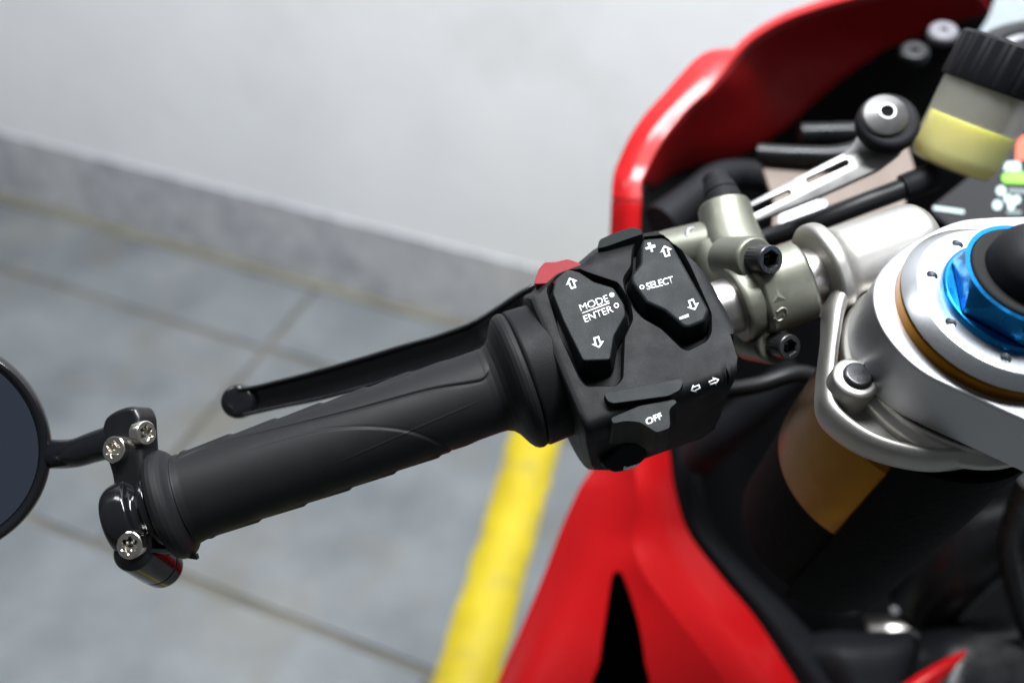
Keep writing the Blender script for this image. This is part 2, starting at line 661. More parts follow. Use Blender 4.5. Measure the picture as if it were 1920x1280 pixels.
def face_pt(x, y, lift=0.0):
    return on_plane(x, y, hp0 + n_b * lift, n_b)


def tu_list(px, w_):
    return np.array([bar_tu(x, y, w_) for x, y in px]) / mm


top = tu_list([(1003, 545), (1006, 538), (1040, 510), (1085, 493), (1120, 463), (1160, 442), (1225, 431)], .004)
topr = tu_list([(1258, 447), (1300, 495), (1325, 545), (1339, 595)], .012)
bot = tu_list([(1085, 850), (1108, 884), (1150, 886), (1248, 853), (1318, 829), (1340, 808)], .006)
botr = tu_list([(1355, 762), (1362, 700), (1354, 660)], .018)
T_ = np.vstack([top, topr])
Bo = np.vstack([bot, botr])
tmin, tmax = bar_tu(1031, 645, .027)[0] / mm, topr[-1, 0] + .2
stations = np.concatenate([[tmin, tmin + .5, tmin + 1.4], np.linspace(tmin + 2.5, tmax - 3.5, 44), [tmax - 2.2, tmax - 1.2, tmax - .4, tmax]])
wu = np.array([-52, -48, -44, -40, -24, -20.5, -18, 0, 20, 33, 38, 42, 46])
ww = np.array([-14, -4, 5, 11.5, 37.5, 39.6, 38.5, 29.5, 19.5, 13, 7, -1, -14])
uf = np.linspace(-52, 46, 400)
wf = np.interp(uf, wu, ww)
wf = np.convolve(np.pad(wf, 6, 'edge'), np.ones(13) / 13, 'valid')
nS = 64
V, Fc = [], []
bo_sorted = Bo[np.argsort(Bo[:, 0])]
for k, t in enumerate(stations):
    ut = np.interp(t, T_[:, 0], T_[:, 1])
    ub = np.interp(t, bo_sorted[:, 0], bo_sorted[:, 1])
    if k < 3:
        ins = [2.0, .8, .2][k]
    elif k > len(stations) - 5:
        ins = [.3, .9, 1.8, 3.0][k - len(stations) + 4]
    else:
        ins = 0
    ut, ub = ut - ins, ub + ins
    ring = []
    for q in range(nS):
        s = q / (nS - 1)
        u = ut + (ub - ut) * s
        w_ = np.interp(u, uf, wf) - ins * .7
        e = min(u - ub, ut - u)
        w_ = min(w_, -4 + 9.0 * math.sqrt(max(0, e)) + 3 * e)
        ring.append((u, w_))
    for u, w_ in ((ub + 2, -12), (ub + 8, -19), (ut - 8, -19), (ut - 2, -12)):
        ring.append((u, w_ + ins))
    for u, w_ in ring:
        V.append(B(t * mm, u * mm, w_ * mm))
nR = nS + 4
for i in range(len(stations) - 1):
    for j in range(nR):
        j2 = (j + 1) % nR
        Fc.append((i * nR + j, i * nR + j2, (i + 1) * nR + j2, (i + 1) * nR + j))
Fc += [tuple(range(nR))[::-1], tuple(range((len(stations) - 1) * nR, len(stations) * nR))]
housing = mk('switch_housing', V, Fc, M['plastic'], bike, ang=32, label='black plastic switch housing')


def cutter(px, levels, rnd=6):
    poly = [face_pt(x, y) for x, y in fillet(ccw(px), rnd, 3)]
    m = len(poly)
    off = []
    for i in range(m):
        e = (poly[(i + 1) % m] - poly[i - 1])
        off.append(e.cross(n_b).normalized())
    V, Fc = [], []
    for h, o in levels:
        V += [poly[i] + off[i] * o + n_b * h for i in range(m)]
    nl = len(levels)
    for l in range(nl - 1):
        for i in range(m):
            j = (i + 1) % m
            Fc.append((l * m + i, l * m + j, (l + 1) * m + j, (l + 1) * m + i))
    Fc += [tuple(range(m))[::-1], tuple(range((nl - 1) * m, nl * m))]
    return mk('cutter', V, Fc, M['plastic'], None)


pk_mode = [(1029, 545), (1038, 518), (1066, 497), (1096, 512), (1122, 521), (1156, 532), (1178, 566), (1183, 598), (1167, 632), (1164, 708), (1154, 719), (1101, 721), (1090, 708), (1056, 632)]
pk_sel = [(1190, 458), (1187, 500), (1172, 522), (1175, 542), (1192, 577), (1208, 594), (1242, 613), (1280, 650), (1289, 654), (1323, 636), (1330, 622), (1330, 588), (1291, 500), (1263, 449), (1245, 439), (1206, 438)]
lv = [(-.0065, 0), (-.0016, 0), (.0004, .0012), (.016, .0013)]
cut(housing, [cutter(pk_mode, lv), cutter(pk_sel, lv)])
bmh = bmesh.new()
bmh.from_mesh(housing.data)
hb = BVHTree.FromBMesh(bmh)
bmh.free()
CI = CAM.inverted()


def on_housing(x, y, lift=.00012):
    d = (CAM.to_3x3() @ ray(x, y)).normalized()
    o = CAM.translation - ORG['switch_housing']
    loc, nor, _, _ = hb.ray_cast(o, d)
    if loc is None:
        return face_pt(x, y, .001)
    if nor.dot(d) > 0:
        nor = -nor
    return CI @ (loc + nor * lift + ORG['switch_housing'])


# ---- printed marks: flat print, laid out on the face it is printed on
def mark(name, v2, faces, place, parent, m=None):
    return mk(name, [place(x, y) for x, y in v2], faces, m or M['white'], parent, ang=180, solid=.00012, soff=1)


def arrow(cx, cy, dx, dy, place, parent, L=22.0, Wd=24.0, sh=11.0, th_=3.0, head=.5):
    l = math.hypot(dx, dy)
    dx, dy = dx / l, dy / l
    nx, ny = -dy, dx
    hl = L * head
    outer = [(L / 2, 0), (L / 2 - hl, Wd / 2), (L / 2 - hl, sh / 2), (-L / 2, sh / 2), (-L / 2, -sh / 2), (L / 2 - hl, -sh / 2), (L / 2 - hl, -Wd / 2)]
    k = th_
    inner = [(L / 2 - k * 1.35, 0), (L / 2 - hl + k * .95, Wd / 2 - k * 2.2), (L / 2 - hl + k * .95, sh / 2 - k * .9), (-L / 2 + k, sh / 2 - k * .9),
             (-L / 2 + k, -sh / 2 + k * .9), (L / 2 - hl + k * .95, -sh / 2 + k * .9), (L / 2 - hl + k * .95, -Wd / 2 + k * 2.2)]
    v2 = [(cx + a * dx + b * nx, cy + a * dy + b * ny) for a, b in outer + inner]
    return mark('arrow_mark', v2, [(i, (i + 1) % 7, 7 + (i + 1) % 7, 7 + i) for i in range(7)], place, parent)


def ringmark(cx, cy, r, r2, place, parent, name='ring_mark'):
    n = 24
    v2 = [(cx + q * math.cos(2 * math.pi * i / n), cy + q * math.sin(2 * math.pi * i / n)) for q in ((r, r2) if r2 else (r,)) for i in range(n)]
    f = [(i, (i + 1) % n, n + (i + 1) % n, n + i) for i in range(n)] if r2 else [tuple(range(n))]
    return mark(name, v2, f, place, parent)


def bar(name, cx, cy, L, W_, ang, place, parent):
    c, s = math.cos(ang), math.sin(ang)
    v2 = [(cx + a * L / 2 * c - b * W_ / 2 * s, cy + a * L / 2 * s + b * W_ / 2 * c) for a, b in ((-1, -1), (1, -1), (1, 1), (-1, 1))]
    return mark(name, v2, [(0, 1, 2, 3)], place, parent)


def text(name, s, org, vx, vy, place, parent, bold=0.0, space=1.0, m=None):
    cu = bpy.data.curves.new('txt', 'FONT')
    cu.body = s
    cu.offset = bold
    cu.space_character = space
    cu.resolution_u = 6
    o = bpy.data.objects.new('txt', cu)
    COL.objects.link(o)
    dg = bpy.context.evaluated_depsgraph_get()
    dg.update()
    me = bpy.data.meshes.new_from_object(o.evaluated_get(dg))
    xs = [v.co.x for v in me.vertices]
    ys = [v.co.y for v in me.vertices]
    x0, x1, y0_, y1 = min(xs), max(xs), min(ys), max(ys)
    v2 = []
    for v in me.vertices:
        a, b = (v.co.x - x0) / (x1 - x0), (v.co.y - y0_) / (y1 - y0_)
        v2.append((org[0] + vx[0] * a + vy[0] * b, org[1] + vx[1] * a + vy[1] * b))
    f = [tuple(p.vertices) for p in me.polygons]
    bpy.data.objects.remove(o, do_unlink=True)
    return mark(name, v2, f, place, parent, m)


LF = .0048                                                     # the button faces stand this far proud of the housing


def on_btn(x, y):
    return face_pt(x, y, LF + .0002)


def button(name, px, h=.010, rnd=5, lift=LF, draft=.0016, bev=.0011, m='button', **k):
    return prism(name, [face_pt(x, y, lift) for x, y in fillet(ccw(px), rnd, 3)], n_b, h, M[m], bike, draft=draft, bevel=bev, seg=4, ang=50, **k)


mode = button('mode_button', [(1064, 504), (1041, 523), (1036, 550), (1057, 603), (1093, 676), (1144, 674), (1151, 630), (1173, 590), (1170, 570), (1150, 539), (1113, 528), (1086, 510)], label='black mode and enter button')
sel = button('select_button', [(1206, 448), (1243, 445), (1257, 452), (1329, 580), (1321, 601), (1291, 613), (1281, 611), (1247, 582), (1212, 566), (1185, 529), (1184, 516), (1201, 494), (1202, 462)], label='black select button')
arrow(1071.7, 530.7, -36, -90, on_btn, mode)
arrow(1120.7, 642, 25, 84, on_btn, mode)
text('lettering', 'MODE', (1089.5, 584.0), (52.5, -18.9), (-4.3, -12.6), on_btn, mode, space=.97)
text('lettering', 'ENTER', (1097, 604.8), (53.5, -20.2), (-4.3, -12.4), on_btn, mode, space=.97, bold=.005)
bar('underline_mark', 1117, 577.5, 55, 2.2, math.atan2(-20, 52), on_btn, mode)
ringmark(1147, 553, 4.7, None, on_btn, mode, 'dot_mark')
ringmark(1155.7, 572.7, 4.8, 3.1, on_btn, mode)
text('lettering', 'SELECT', (1213.5, 543.8), (50.5, -13.6), (-3.2, -12.8), on_btn, sel, space=.97, bold=.012)
ringmark(1203.7, 538.2, 4.4, 2.7, on_btn, sel)
arrow(1248.7, 471, -27, -90, on_btn, sel)
arrow(1299, 571.7, 36, 87, on_btn, sel)
pm = [(-1.6, 9), (1.6, 9)]
pl = [(2.7, 2.7), (9.2, 2.7), (9.2, -2.7), (2.7, -2.7), (2.7, -9.2), (-2.7, -9.2), (-2.7, -2.7), (-9.2, -2.7), (-9.2, 2.7), (-2.7, 2.7), (-2.7, 9.2), (2.7, 9.2)]
ca, sa = math.cos(-.33), math.sin(-.33)
mark('plus_mark', [(1219.5 + a * ca - b * sa, 464.3 + a * sa + b * ca) for a, b in pl], [tuple(range(12))], on_btn, sel)
bar('minus_mark', 1282.5, 594.6, 18.5, 5.2, -.36, on_btn, sel)
arrow(1303, 728, -77, 37, on_housing, housing, L=20, Wd=15.5, sh=8, th_=2.3)
arrow(1338.7, 714.5, 77, -31, on_housing, housing, L=20, Wd=15.5, sh=8, th_=2.3)

# ---- turn signal slide, its hood and the horn button
button('slide_hood', [(1132, 737), (1276, 709), (1282, 715), (1275, 731), (1254, 742), (1150, 756), (1139, 752)], h=.013, rnd=5, lift=.0035, draft=.0006, bev=.0009)
slide = button('turn_signal_slide', [(1145, 783), (1200, 760), (1264, 748), (1270, 754), (1255, 766), (1257, 802), (1231, 811), (1219, 803), (1200, 791), (1172, 789), (1149, 794)], h=.017, rnd=7, lift=.0015, draft=.0012, bev=.0011,
               label='black turn signal slide switch')
text('lettering', 'OFF', (1213.3, 797.2), (29.5, -12.6), (-4.4, -11.6), lambda x, y: face_pt(x, y, .0016), slide, bold=.018)
n_h = (ey * -.42 + ez).normalized()
hh = B(tx(1180), -.0415, .0195)


def on_horn(x, y, l=0.0):
    return on_plane(x, y, hh + n_h * l, n_h)


V2 = fillet(ccw([(1168, 831), (1205, 829), (1217, 855), (1201, 870), (1172, 884), (1153, 887), (1134, 879), (1132, 869)]), 5, 3)
horn = prism('horn_button', [on_horn(*q) for q in V2], n_h, .012, M['button'], bike, draft=.0008, bevel=.0013, seg=3, ang=40, label='black horn button')
mark('horn_mark', [(1168, 881), (1170, 873), (1176, 875), (1199, 868), (1196, 872), (1180, 879)], [(0, 1, 2), (2, 3, 4, 5), (0, 2, 5)], lambda x, y: on_horn(x, y, .00015), horn)
# seam between the two halves of the housing
V = []
for x, y in [(1092, 803), (1108, 806), (1125, 805), (1141, 799)]:
    V.append(on_housing(x, y, .0001))
    V.append(on_housing(x, y + 1.4, .0001))
mk('housing_seam', V, [(2 * i, 2 * i + 1, 2 * i + 3, 2 * i + 2) for i in range(3)], M['void'], housing, solid=.0002)

# ---- red flasher button and the trigger on the far side of the housing
n_r = (ey * .75 + ez * .65 - ex * .1).normalized()


def on_red(x, y):
    return on_plane(x, y, B(tx(1010), .0330, .006), n_r)


prism('engine_stop_button', [on_red(*q) for q in fillet(ccw([(1000, 532), (1010, 503), (1021, 491), (1040, 491), (1065, 485), (1090, 494), (1084, 520), (1040, 530)]), 5, 3)], n_r, .012, M['redbtn'], bike, draft=.0006, bevel=.0012,
      label='red plastic button')


def on_trig(x, y):
    return on_plane(x, y, B(tx(1190), .042, .006), n_r)


prism('flash_trigger', [on_trig(*q) for q in fillet(ccw([(1119, 466), (1124, 449), (1150, 437), (1183, 426), (1202, 429), (1205, 438), (1172, 449), (1136, 462)]), 4, 3)], n_r, .016, M['button'], bike, draft=.0008, bevel=.0009)

# ---- clutch lever: a channel section, open to the rider
lp = [(456, 753, .418), (487, 747, .418), (530, 737, .418), (600, 721, .418), (680, 699, .419), (760, 675, .420), (840, 652, .421), (900, 629, .422), (950, 601, .424), (1010, 565, .426), (1090, 530, .43), (1180, 496, .434)]
cs = [(1, -.75), (1, .8), (.93, .92), (.78, .92), (.70, .8), (.62, -.1), (-.62, -.1), (-.70, .8), (-.78, .92), (-.93, .92), (-1, .8), (-1, -.75), (-.8, -.95), (.8, -.95)]
lever = sweep('clutch_lever', [P(*q) for q in lp], [.0062, .0060, .0061, .0065, .0067, .0068, .0069, .0071, .0075, .0079, .0082, .0082], M['leverm'], bike, section=cs, up=(0, 0, 1), ang=30, bevel=.0004, seg=2, n=8,
              label='black clutch lever with ball end')
lathe('lever_tip', P(455, 752, .4225), Vector((.02, .05, 1)), rprof([(0, 0), (0, .0060), (.0015, .0072), (.0080, .0072), (.0094, .0062), (.0098, .0035), (.0098, 0)], .0009), M['leverm'], lever, seg=40)

# ---- screws with a socket
def screw(c, axis, R, h, sr, kind, m, parent, name='bolt', depth=.55, knurl=0, turn=0.0):
    x, y, z = frame(axis, Vector((0, 1, 0)))
    n = 48
    V, Fc = [], []

    def ringv(rad, hh_, star=False, kn=False):
        for i in range(n):
            a = 2 * math.pi * i / n + turn
            if star and kind == 'torx':
                r = rad * (.86 + .16 * math.cos(6 * a))
            elif star:
                r = rad * math.cos(math.pi / 6) / math.cos((a % (math.pi / 3)) - math.pi / 6)
            else:
                r = rad * (1 - (.035 if kn and i % 2 else 0))
            V.append(c + z * hh_ + (x * math.cos(a) + y * math.sin(a)) * r)
    L = [(R, -h, 0), (R, -h * .14, 0), (R * .97, -h * .05, 0), (R * .90, 0, 0), (sr * 1.12, 0, 1), (sr, -h * .06, 1), (sr * .98, -h * depth, 1), (sr * .55, -h * (depth + .12), 0)]
    for rad, hh_, st in L:
        ringv(rad, hh_, st, knurl and rad == R)
    for l in range(len(L) - 1):
        for i in range(n):
            j = (i + 1) % n
            Fc.append((l * n + i, l * n + j, (l + 1) * n + j, (l + 1) * n + i))
    Fc.append(tuple(range((len(L) - 1) * n, len(L) * n)))
    Fc.append(tuple(range(n))[::-1])
    return mk(name, V, Fc, m, parent, ang=30)


# ---- bar-end mirror
mc = P(-124, 834, .380)
mn = Vector((.14, -.15, 1)).normalized()
mR = .0438
mirror = lathe('bar_end_mirror', mc, mn, rprof([(-.016, 0), (-.0155, .018), (-.010, .035), (-.001, .0425), (.004, mR), (.0062, mR - .0006), (.0066, mR - .0022), (.0048, mR - .0042), (.003, mR - .0046), (.003, 0)], .0008), M['gloss'], bike, seg=96,
               label='round black bar-end mirror')
lathe('mirror_glass', mc + mn * .0034, mn, [(-.0012, .0388), (.0002, .0389), (.00035, .0382), (.0005, .030), (.0006, .015), (.00065, 0)], M['mirror'], mirror, seg=96, label='round mirror glass, dark reflection put into its tint')
n_c = Vector((-.42, .10, .90)).normalized()


def on_cl(x, y, l=0.0):
    return on_plane(x, y, P(228, 850, .362) + n_c * l, n_c)


sweep('mirror_arm', [P(70, 846, .394), P(100, 851, .384), P(140, 849, .376), (P(175, 838, .373)), P(215, 826, .370)], [.0062, .0057, .0055, .0058, .0062], M['gloss'], mirror, flat=.75, seg=24)
prism('mirror_bracket', [on_cl(*q) for q in fillet(ccw([(187, 806), (194, 781), (214, 768), (236, 761), (250, 762), (258, 780), (262, 850), (266, 915), (262, 940), (213, 940), (207, 890), (190, 840)]), 12, 4)], n_c, .0105, M['satin'], mirror, bevel=.0028, seg=4, ang=45)
# clamp round the end of the bar
lathe('bar_end_clamp', B(0, 0, 0), ex, rprof([(tx(203), 0), (tx(205), .008), (tx(211), .0118), (tx(224), .0136), (tx(250), .0146), (tx(262), .0145), (tx(264), .0115), (tx(280), .0115), (tx(282), .0140), (tx(296), .0145), (tx(300), .0130), (tx(304), 0)], .0016), M['gloss'],
      mirror, seg=64)
cb0, cb1 = P(245, 1026, .354), P(300, 1060, .375)
ab = (cb0 - cb1).normalized()
Lb = (cb0 - cb1).length
lathe('clamp_boss', cb1 - ab * .006, ab, rprof([(0, 0), (0, .0065), (.003, .0078), (.0088, .0080), (.0092, .0075), (.0098, .0081), (Lb + .0035, .0078), (Lb + .0052, .0062), (Lb + .0052, 0)], .0009), M['gloss'], mirror, seg=48)
patch_pts = [on_cl(*q, l=-.001) for q in fillet(ccw([(200, 930), (262, 930), (282, 985), (284, 1035), (262, 1052), (222, 1046), (210, 1000)]), 14, 4)]
prism('clamp_ear', patch_pts, n_c, .013, M['gloss'], mirror, bevel=.003, seg=4, ang=45)
screw(on_cl(212, 842, .0034), (n_c + Vector((.15, .05, 0))), .0049, .0050, .0030, 'torx', M['chrome'], mirror, 'screw')
screw(on_cl(242, 1022, .0050), (n_c + Vector((.28, -.05, 0))), .0050, .0052, .0031, 'torx', M['chrome'], mirror, 'screw', turn=.2)
screw(P(275, 811, .3600), Vector((.86, .12, .48)), .0045, .0040, .0027, 'torx', M['chrome'], mirror, 'screw')
prism('bracket_lug', [on_plane(x, y, P(270, 830, .3635), Vector((.72, .12, .62))) for x, y in fillet(ccw([(256, 790), (266, 780), (280, 786), (294, 830), (296, 870), (285, 900), (262, 900), (256, 840)]), 8, 3)], Vector((.72, .12, .62)), .009, M['gloss'], mirror, bevel=.0012)

# ---- fork, top clamp, clip-on
n_f = Vector((.10, .572, .813)).normalized()
FC = P(1890, 561, .335)
FR = .0349


def fk(s):
    return FC - n_f * s


fork = lathe('fork_tube', fk(.62), n_f, rprof([(.62 - .118, .030), (.62 - .118, .0405), (.62 - .064, .0405), (.62 - .056, FR - .0005), (.62 - .0056, FR - .0005), (.62 - .0046, FR - .001), (.62 - .0046, .0)], .0006), M['gold'], bike, seg=128, label='gold anodised fork tube')
cap = lathe('fork_cap', fk(.0046), n_f, rprof([(0, FR - .0006), (.0006, FR), (.0046, FR * .885), (.0048, FR * .87), (.0048, FR * .60), (.0040, FR * .58), (.0040, 0)], .0003, 2), M['silver'], fork, seg=128, label='silver fork cap with drilled pin holes')
fxx, fyy, _ = frame(n_f, on_plane(1748, 516, fk(-.0002), n_f) - fk(-.0002))
hr = (on_plane(1748, 516, fk(-.0002), n_f) - fk(-.0002)).length
cuts = []
for k in range(8):
    a = R_(45 * k)
    c = fk(-.0002) + (fxx * math.cos(a) + fyy * math.sin(a)) * hr
    V, Fc = lathe_vf(c - n_f * .0026, n_f, [(0, .0003), (.0008, .0019), (.0060, .0020)], 20)
    cuts.append(mk('cutter', V, Fc, M['silver'], None))
cut(cap, cuts)
# blue adjuster: round foot, hexagon with a turned top
V, Fc = [], []
nut = lathe('adjuster_foot', fk(.0006), n_f, rprof([(0, FR * .655), (.0022, FR * .655), (.0030, FR * .635), (.0030, 0)], .0003, 2), M['blue'], fork, seg=96, label='blue anodised adjuster nut foot')
n = 120
hexr = FR * .625
rings = [(.0030, 1.0, 0), (.0105, 1.0, 0), (.0128, 1.0, 1), (.0136, .60, 2), (.0136, .555, 3), (.0122, .550, 3)]
for h, sc, kind in rings:
    for i in range(n):
        a = 2 * math.pi * i / n
        hx = math.cos(math.pi / 6) / math.cos((a + .30) % (math.pi / 3) - math.pi / 6)
        if kind == 0:
            r = hexr * hx
            hh_ = h
            if h > .01:
                hh_ = h - .0065 * max(0, (hx - .885)) / .115
        elif kind == 1:
            r = hexr * min(hx, .868)
            hh_ = h
        else:
            r = FR * sc
            hh_ = h
        V.append(fk(0) + n_f * hh_ + (fxx * math.cos(a) + fyy * math.sin(a)) * r)
for l in range(len(rings) - 1):
    for i in range(n):
        j = (i + 1) % n
        Fc.append((l * n + i, l * n + j, (l + 1) * n + j, (l + 1) * n + i))
Fc.append(tuple(range((len(rings) - 1) * n, len(rings) * n)))
mk('adjuster_nut', V, Fc, M['blue'], fork, ang=18, label='blue anodised hexagonal adjuster nut')
lathe('adjuster_seal', fk(-.0120), n_f, rprof([(0, FR * .545), (.0022, FR * .545), (.0028, FR * .52), (.0026, FR * .42), (.0020, 0)], .0004, 2), M['foam'], fork, seg=72)
lathe('adjuster_cap', fk(-.0135), n_f, cat([(0, FR * .43, 0), (.0040, FR * .425, 0), (.0085, FR * .40, 0), (.0125, FR * .32, 0), (.0150, FR * .19, 0), (.0158, 0, 0)], 5)[:, :2].tolist(), M['darkmatt'], fork, seg=72, label='black domed adjuster cap')

# top clamp
S1 = .0100
arc = [(1866, 405), (1800, 412), (1741, 436), (1690, 468), (1657, 500), (1640, 530), (1638, 566), (1650, 605), (1672, 641), (1703, 675), (1740, 703), (1790, 728)]
arc = [tuple(q[:2]) for q in cat([(a, b, 0) for a, b in arc], 5)]
poly = arc + [(1920, 786), (2150, 890), (2500, 960), (2760, 900), (2800, 640), (2600, 480), (2250, 430), (1990, 408), (1930, 404)]
tpl = [on_plane(x, y, fk(S1), n_f) for x, y in ccw(poly)]
prism('triple_clamp', tpl, n_f, .0245, M['clampm'], bike, bevel=.0011, seg=2, ang=30, label='machined silver top fork clamp')
# clip-on: tube boss in front of the fork, clamp ring under the top clamp
clip = lathe('clip_on_clamp', fk(.0450), n_f, rprof([(0, .0360), (0, .0400), (.0015, .0418), (.005, .0418), (.0068, .0400), (.0080, .0388), (.0098, .0385), (.0098, .036)], .0012), M['cast'], bike, seg=96, label='cast silver clip-on handlebar clamp')
lathe('bar_socket', B(0, 0, 0), ex, rprof([(tx(1528), .0118), (tx(1528), .0190), (tx(1534), .0205), (tx(1552), .0205), (tx(1562), .0175), (tx(1575), .0160), (tx(1700), .0156), (tx(1722), .0148), (tx(1738), .0115), (tx(1744), 0)], .0016), M['cast'], clip, seg=72)
rim_px = [(1566, 575), (1556, 640), (1548, 715), (1549, 766), (1575, 800), (1625, 832), (1685, 852), (1750, 862), (1815, 856), (1880, 838)]
sweep('clamp_rim', [P(1600, 530, .396)] + [on_plane(x, y, fk(.0435), n_f) for x, y in rim_px], [.0050, .0040] + [.0031] * 9, M['cast'], clip, seg=24, flat=2.2, up=tuple(n_f), n=8)
wpl = fk(.0425)
prism('clamp_plate', [on_plane(x, y, wpl, n_f) for x, y in fillet(ccw([(1566, 690), (1552, 765), (1580, 802), (1640, 835), (1720, 860), (1760, 800), (1680, 700), (1620, 660), (1585, 670)]), 16, 4)], n_f, .008, M['cast'], clip, bevel=.0012, ang=40)
pb = on_plane(1607, 706, fk(.0305), n_f)
lathe('pinch_boss', pb - n_f * .022, n_f, rprof([(0, .0060), (.004, .0084), (.0210, .0084), (.022, .0072), (.022, 0)], .0008), M['cast'], clip, seg=40)
lathe('pinch_bolt', pb - n_f * .004, n_f, rprof([(0, .0052), (.0052, .0052), (.0060, .0044), (.0060, 0)], .0006), M['blackbolt'], clip, seg=36)
sweep('clamp_ear', [P(1600, 712, .3785), P(1640, 765, .380), P(1690, 800, .383)], [.0085, .0070, .0055], M['cast'], clip, seg=20)

# ---- clutch master cylinder and its clamp
cyl = lathe('master_cylinder', P(1225, 480, .432), (P(1385, 452, .424) - P(1225, 480, .432)), rprof([(0, 0), (0, .0085), (.004, .0100), (.018, .0108), (.034, .0118), (.040, .0105), (.041, 0)], .0015), M['olive'], bike, seg=48,
            label='olive grey clutch master cylinder')
sweep('cylinder_port', [P(1357, 386, .428), P(1364, 418, .425), P(1376, 462, .420), P(1400, 505, .412)], [.0112, .0116, .0128, .0120], M['olive'], cyl, seg=40, bevel=.0012)
sweep('cylinder_neck', [P(1340, 470, .424), P(1375, 520, .415), P(1400, 560, .408)], [.011, .0125, .010], M['olive'], cyl, seg=28)
b_n = Vector((.36, -.10, .93)).normalized()
bc = P(1446, 487, .3695)
lathe('bolt_boss', bc - b_n * .030, b_n, rprof([(0, .0085), (.018, .0088), (.0205, .0082), (.0205, 0)], .0010), M['olive'], cyl, seg=40)
# front half of the clamp: a thick shell round the bar
V, Fc = [], []
na, ntt = 40, 14
sh = []
for i in range(ntt + 1):
    f_ = i / ntt
    t = tx(1404) + (tx(1500) - tx(1404)) * f_
    e = min(f_, 1 - f_) * 2
    sh.append((t, .0165 - .0016 * max(0, 1 - e * 7) ** 2))
for t, r in sh:
    for k in range(na + 1):
        a = R_(-62 + 128 * k / na)
        r2_ = r * (1 + .10 * math.sin(2 * a) ** 2)
        V.append(B(t, math.sin(a) * r2_, math.cos(a) * r2_))
for t, r in sh:
    for k in range(na + 1):
        a = R_(-62 + 128 * k / na)
        V.append(B(t, math.sin(a) * .0114, math.cos(a) * .0114))
m1 = na + 1
o2 = (ntt + 1) * m1
for i in range(ntt):
    for k in range(na):
        q = [i * m1 + k, i * m1 + k + 1, (i + 1) * m1 + k + 1, (i + 1) * m1 + k]
        Fc += [tuple(q), tuple(o2 + z for z in q[::-1])]
for i in range(ntt):
    for k in (0, na):
        Fc.append((i * m1 + k, (i + 1) * m1 + k, o2 + (i + 1) * m1 + k, o2 + i * m1 + k))
for k in range(na):
    for i in (0, ntt):
        Fc.append((i * m1 + k, i * m1 + k + 1, o2 + i * m1 + k + 1, o2 + i * m1 + k))
mk('clamp_shell', V, Fc, M['olive'], cyl, ang=40, bevel=.0008, seg=2)
lathe('clamp_band', B(0, 0, 0), ex, rprof([(tx(1372), .0118), (tx(1372), .0150), (tx(1380), .0160), (tx(1408), .0155), (tx(1408), .0118)], .001), M['olive'], cyl, seg=56)
bc2 = P(1482, 651, .376)
lathe('bolt_boss', bc2 - b_n * .026, b_n, rprof([(0, .0080), (.015, .0080), (.017, .0072), (.017, 0)], .0010), M['olive'], cyl, seg=40)
screw(bc, b_n, .0056, .0095, .0034, 'hex', M['blackbolt'], cyl, knurl=1)
screw(bc2, b_n, .0050, .0085, .0030, 'hex', M['blackbolt'], cyl, knurl=1)
lathe('bleed_cover', P(1366, 402, .426), (P(1337, 325, .437) - P(1366, 402, .426)), rprof([(0, .0084), (.004, .0084), (.0045, .0076), (.005, .0082), (.0100, .0078), (.0105, .0070), (.011, .0076), (.0155, .0068), (.016, .0060), (.0205, .0056), (.0215, .004), (.0215, 0)], .0005),
      M['darkmatt'], cyl, seg=36, label='black rubber bleed nipple cover')
screw(P(1300, 437, .420), Vector((.1, .3, .9)), .0034, .004, .002, 'hex', M['blackbolt'], cyl)


# raised casting marks on the clamp shell
def on_shell(x, y, l=0.0):
    t, a = cyl_hit(x, y, .0165 + l)
    t, a = cyl_hit(x, y, .0165 * (1 + .10 * math.sin(2 * a) ** 2) + l)
    r = .0165 * (1 + .10 * math.sin(2 * a) ** 2) + l
    return B(t, math.sin(a) * r, math.cos(a) * r)


mk('casting_mark', [on_shell(x, y, .0001) for x, y in ((1455, 541), (1474, 561), (1449, 568))] + [on_shell(1459, 556, .0006)], [(0, 1, 3), (1, 2, 3), (2, 0, 3)], M['olive'], cyl, ang=20)
for ring_ in ([(1457, 585), (1466, 578), (1474, 580), (1475, 588)], [(1453, 596), (1458, 602), (1468, 598), (1470, 590)]):
    sweep('casting_mark', [on_shell(x, y, .0002) for x, y in ring_], [.0005] * 4, M['olive'], cyl, seg=8, n=4)

# ---- clutch fluid reservoir, its bracket and hose
M['fluid'].node_tree.nodes['Mix'].inputs['B'].default_value = (.20, .30, .012, 1)
for k_, c_, r_ in (('fluid', (.85, .72, .03, 1), (.03, .022, .004)), ('resv', (.66, .64, .56, 1), (.02, .02, .016))):
    b_ = M[k_].node_tree.nodes['Principled BSDF']
    b_.inputs['Subsurface Weight'].default_value = .85
    b_.inputs['Subsurface Radius'].default_value = r_
    b_.inputs['Subsurface Scale'].default_value = 1.0
M['fluid'].node_tree.nodes['Mix'].inputs['A'].default_value = (.52, .39, .012, 1)
rax = Vector((.31, .85, .36)).normalized()
rb = P(1781, 316, .452)
M['resv'].node_tree.nodes['Principled BSDF'].inputs['Alpha'].default_value = .24
resv = lathe('fluid_reservoir', rb, rax, rprof([(0, 0), (0, .0165), (.0015, .0188), (.006, .0200), (.036, .0205), (.0385, .0205)], .0015), M['resv'], bike, seg=64, label='milky fluid reservoir half full of yellow fluid')
lathe('brake_fluid', rb + rax * .0008, rax, rprof([(0, 0), (0, .0158), (.0012, .0178), (.006, .0190), (.0205, .0194), (.0206, 0)], .0008), M['fluid'], resv, seg=56, label='yellow clutch fluid')
V, Fc = [], []
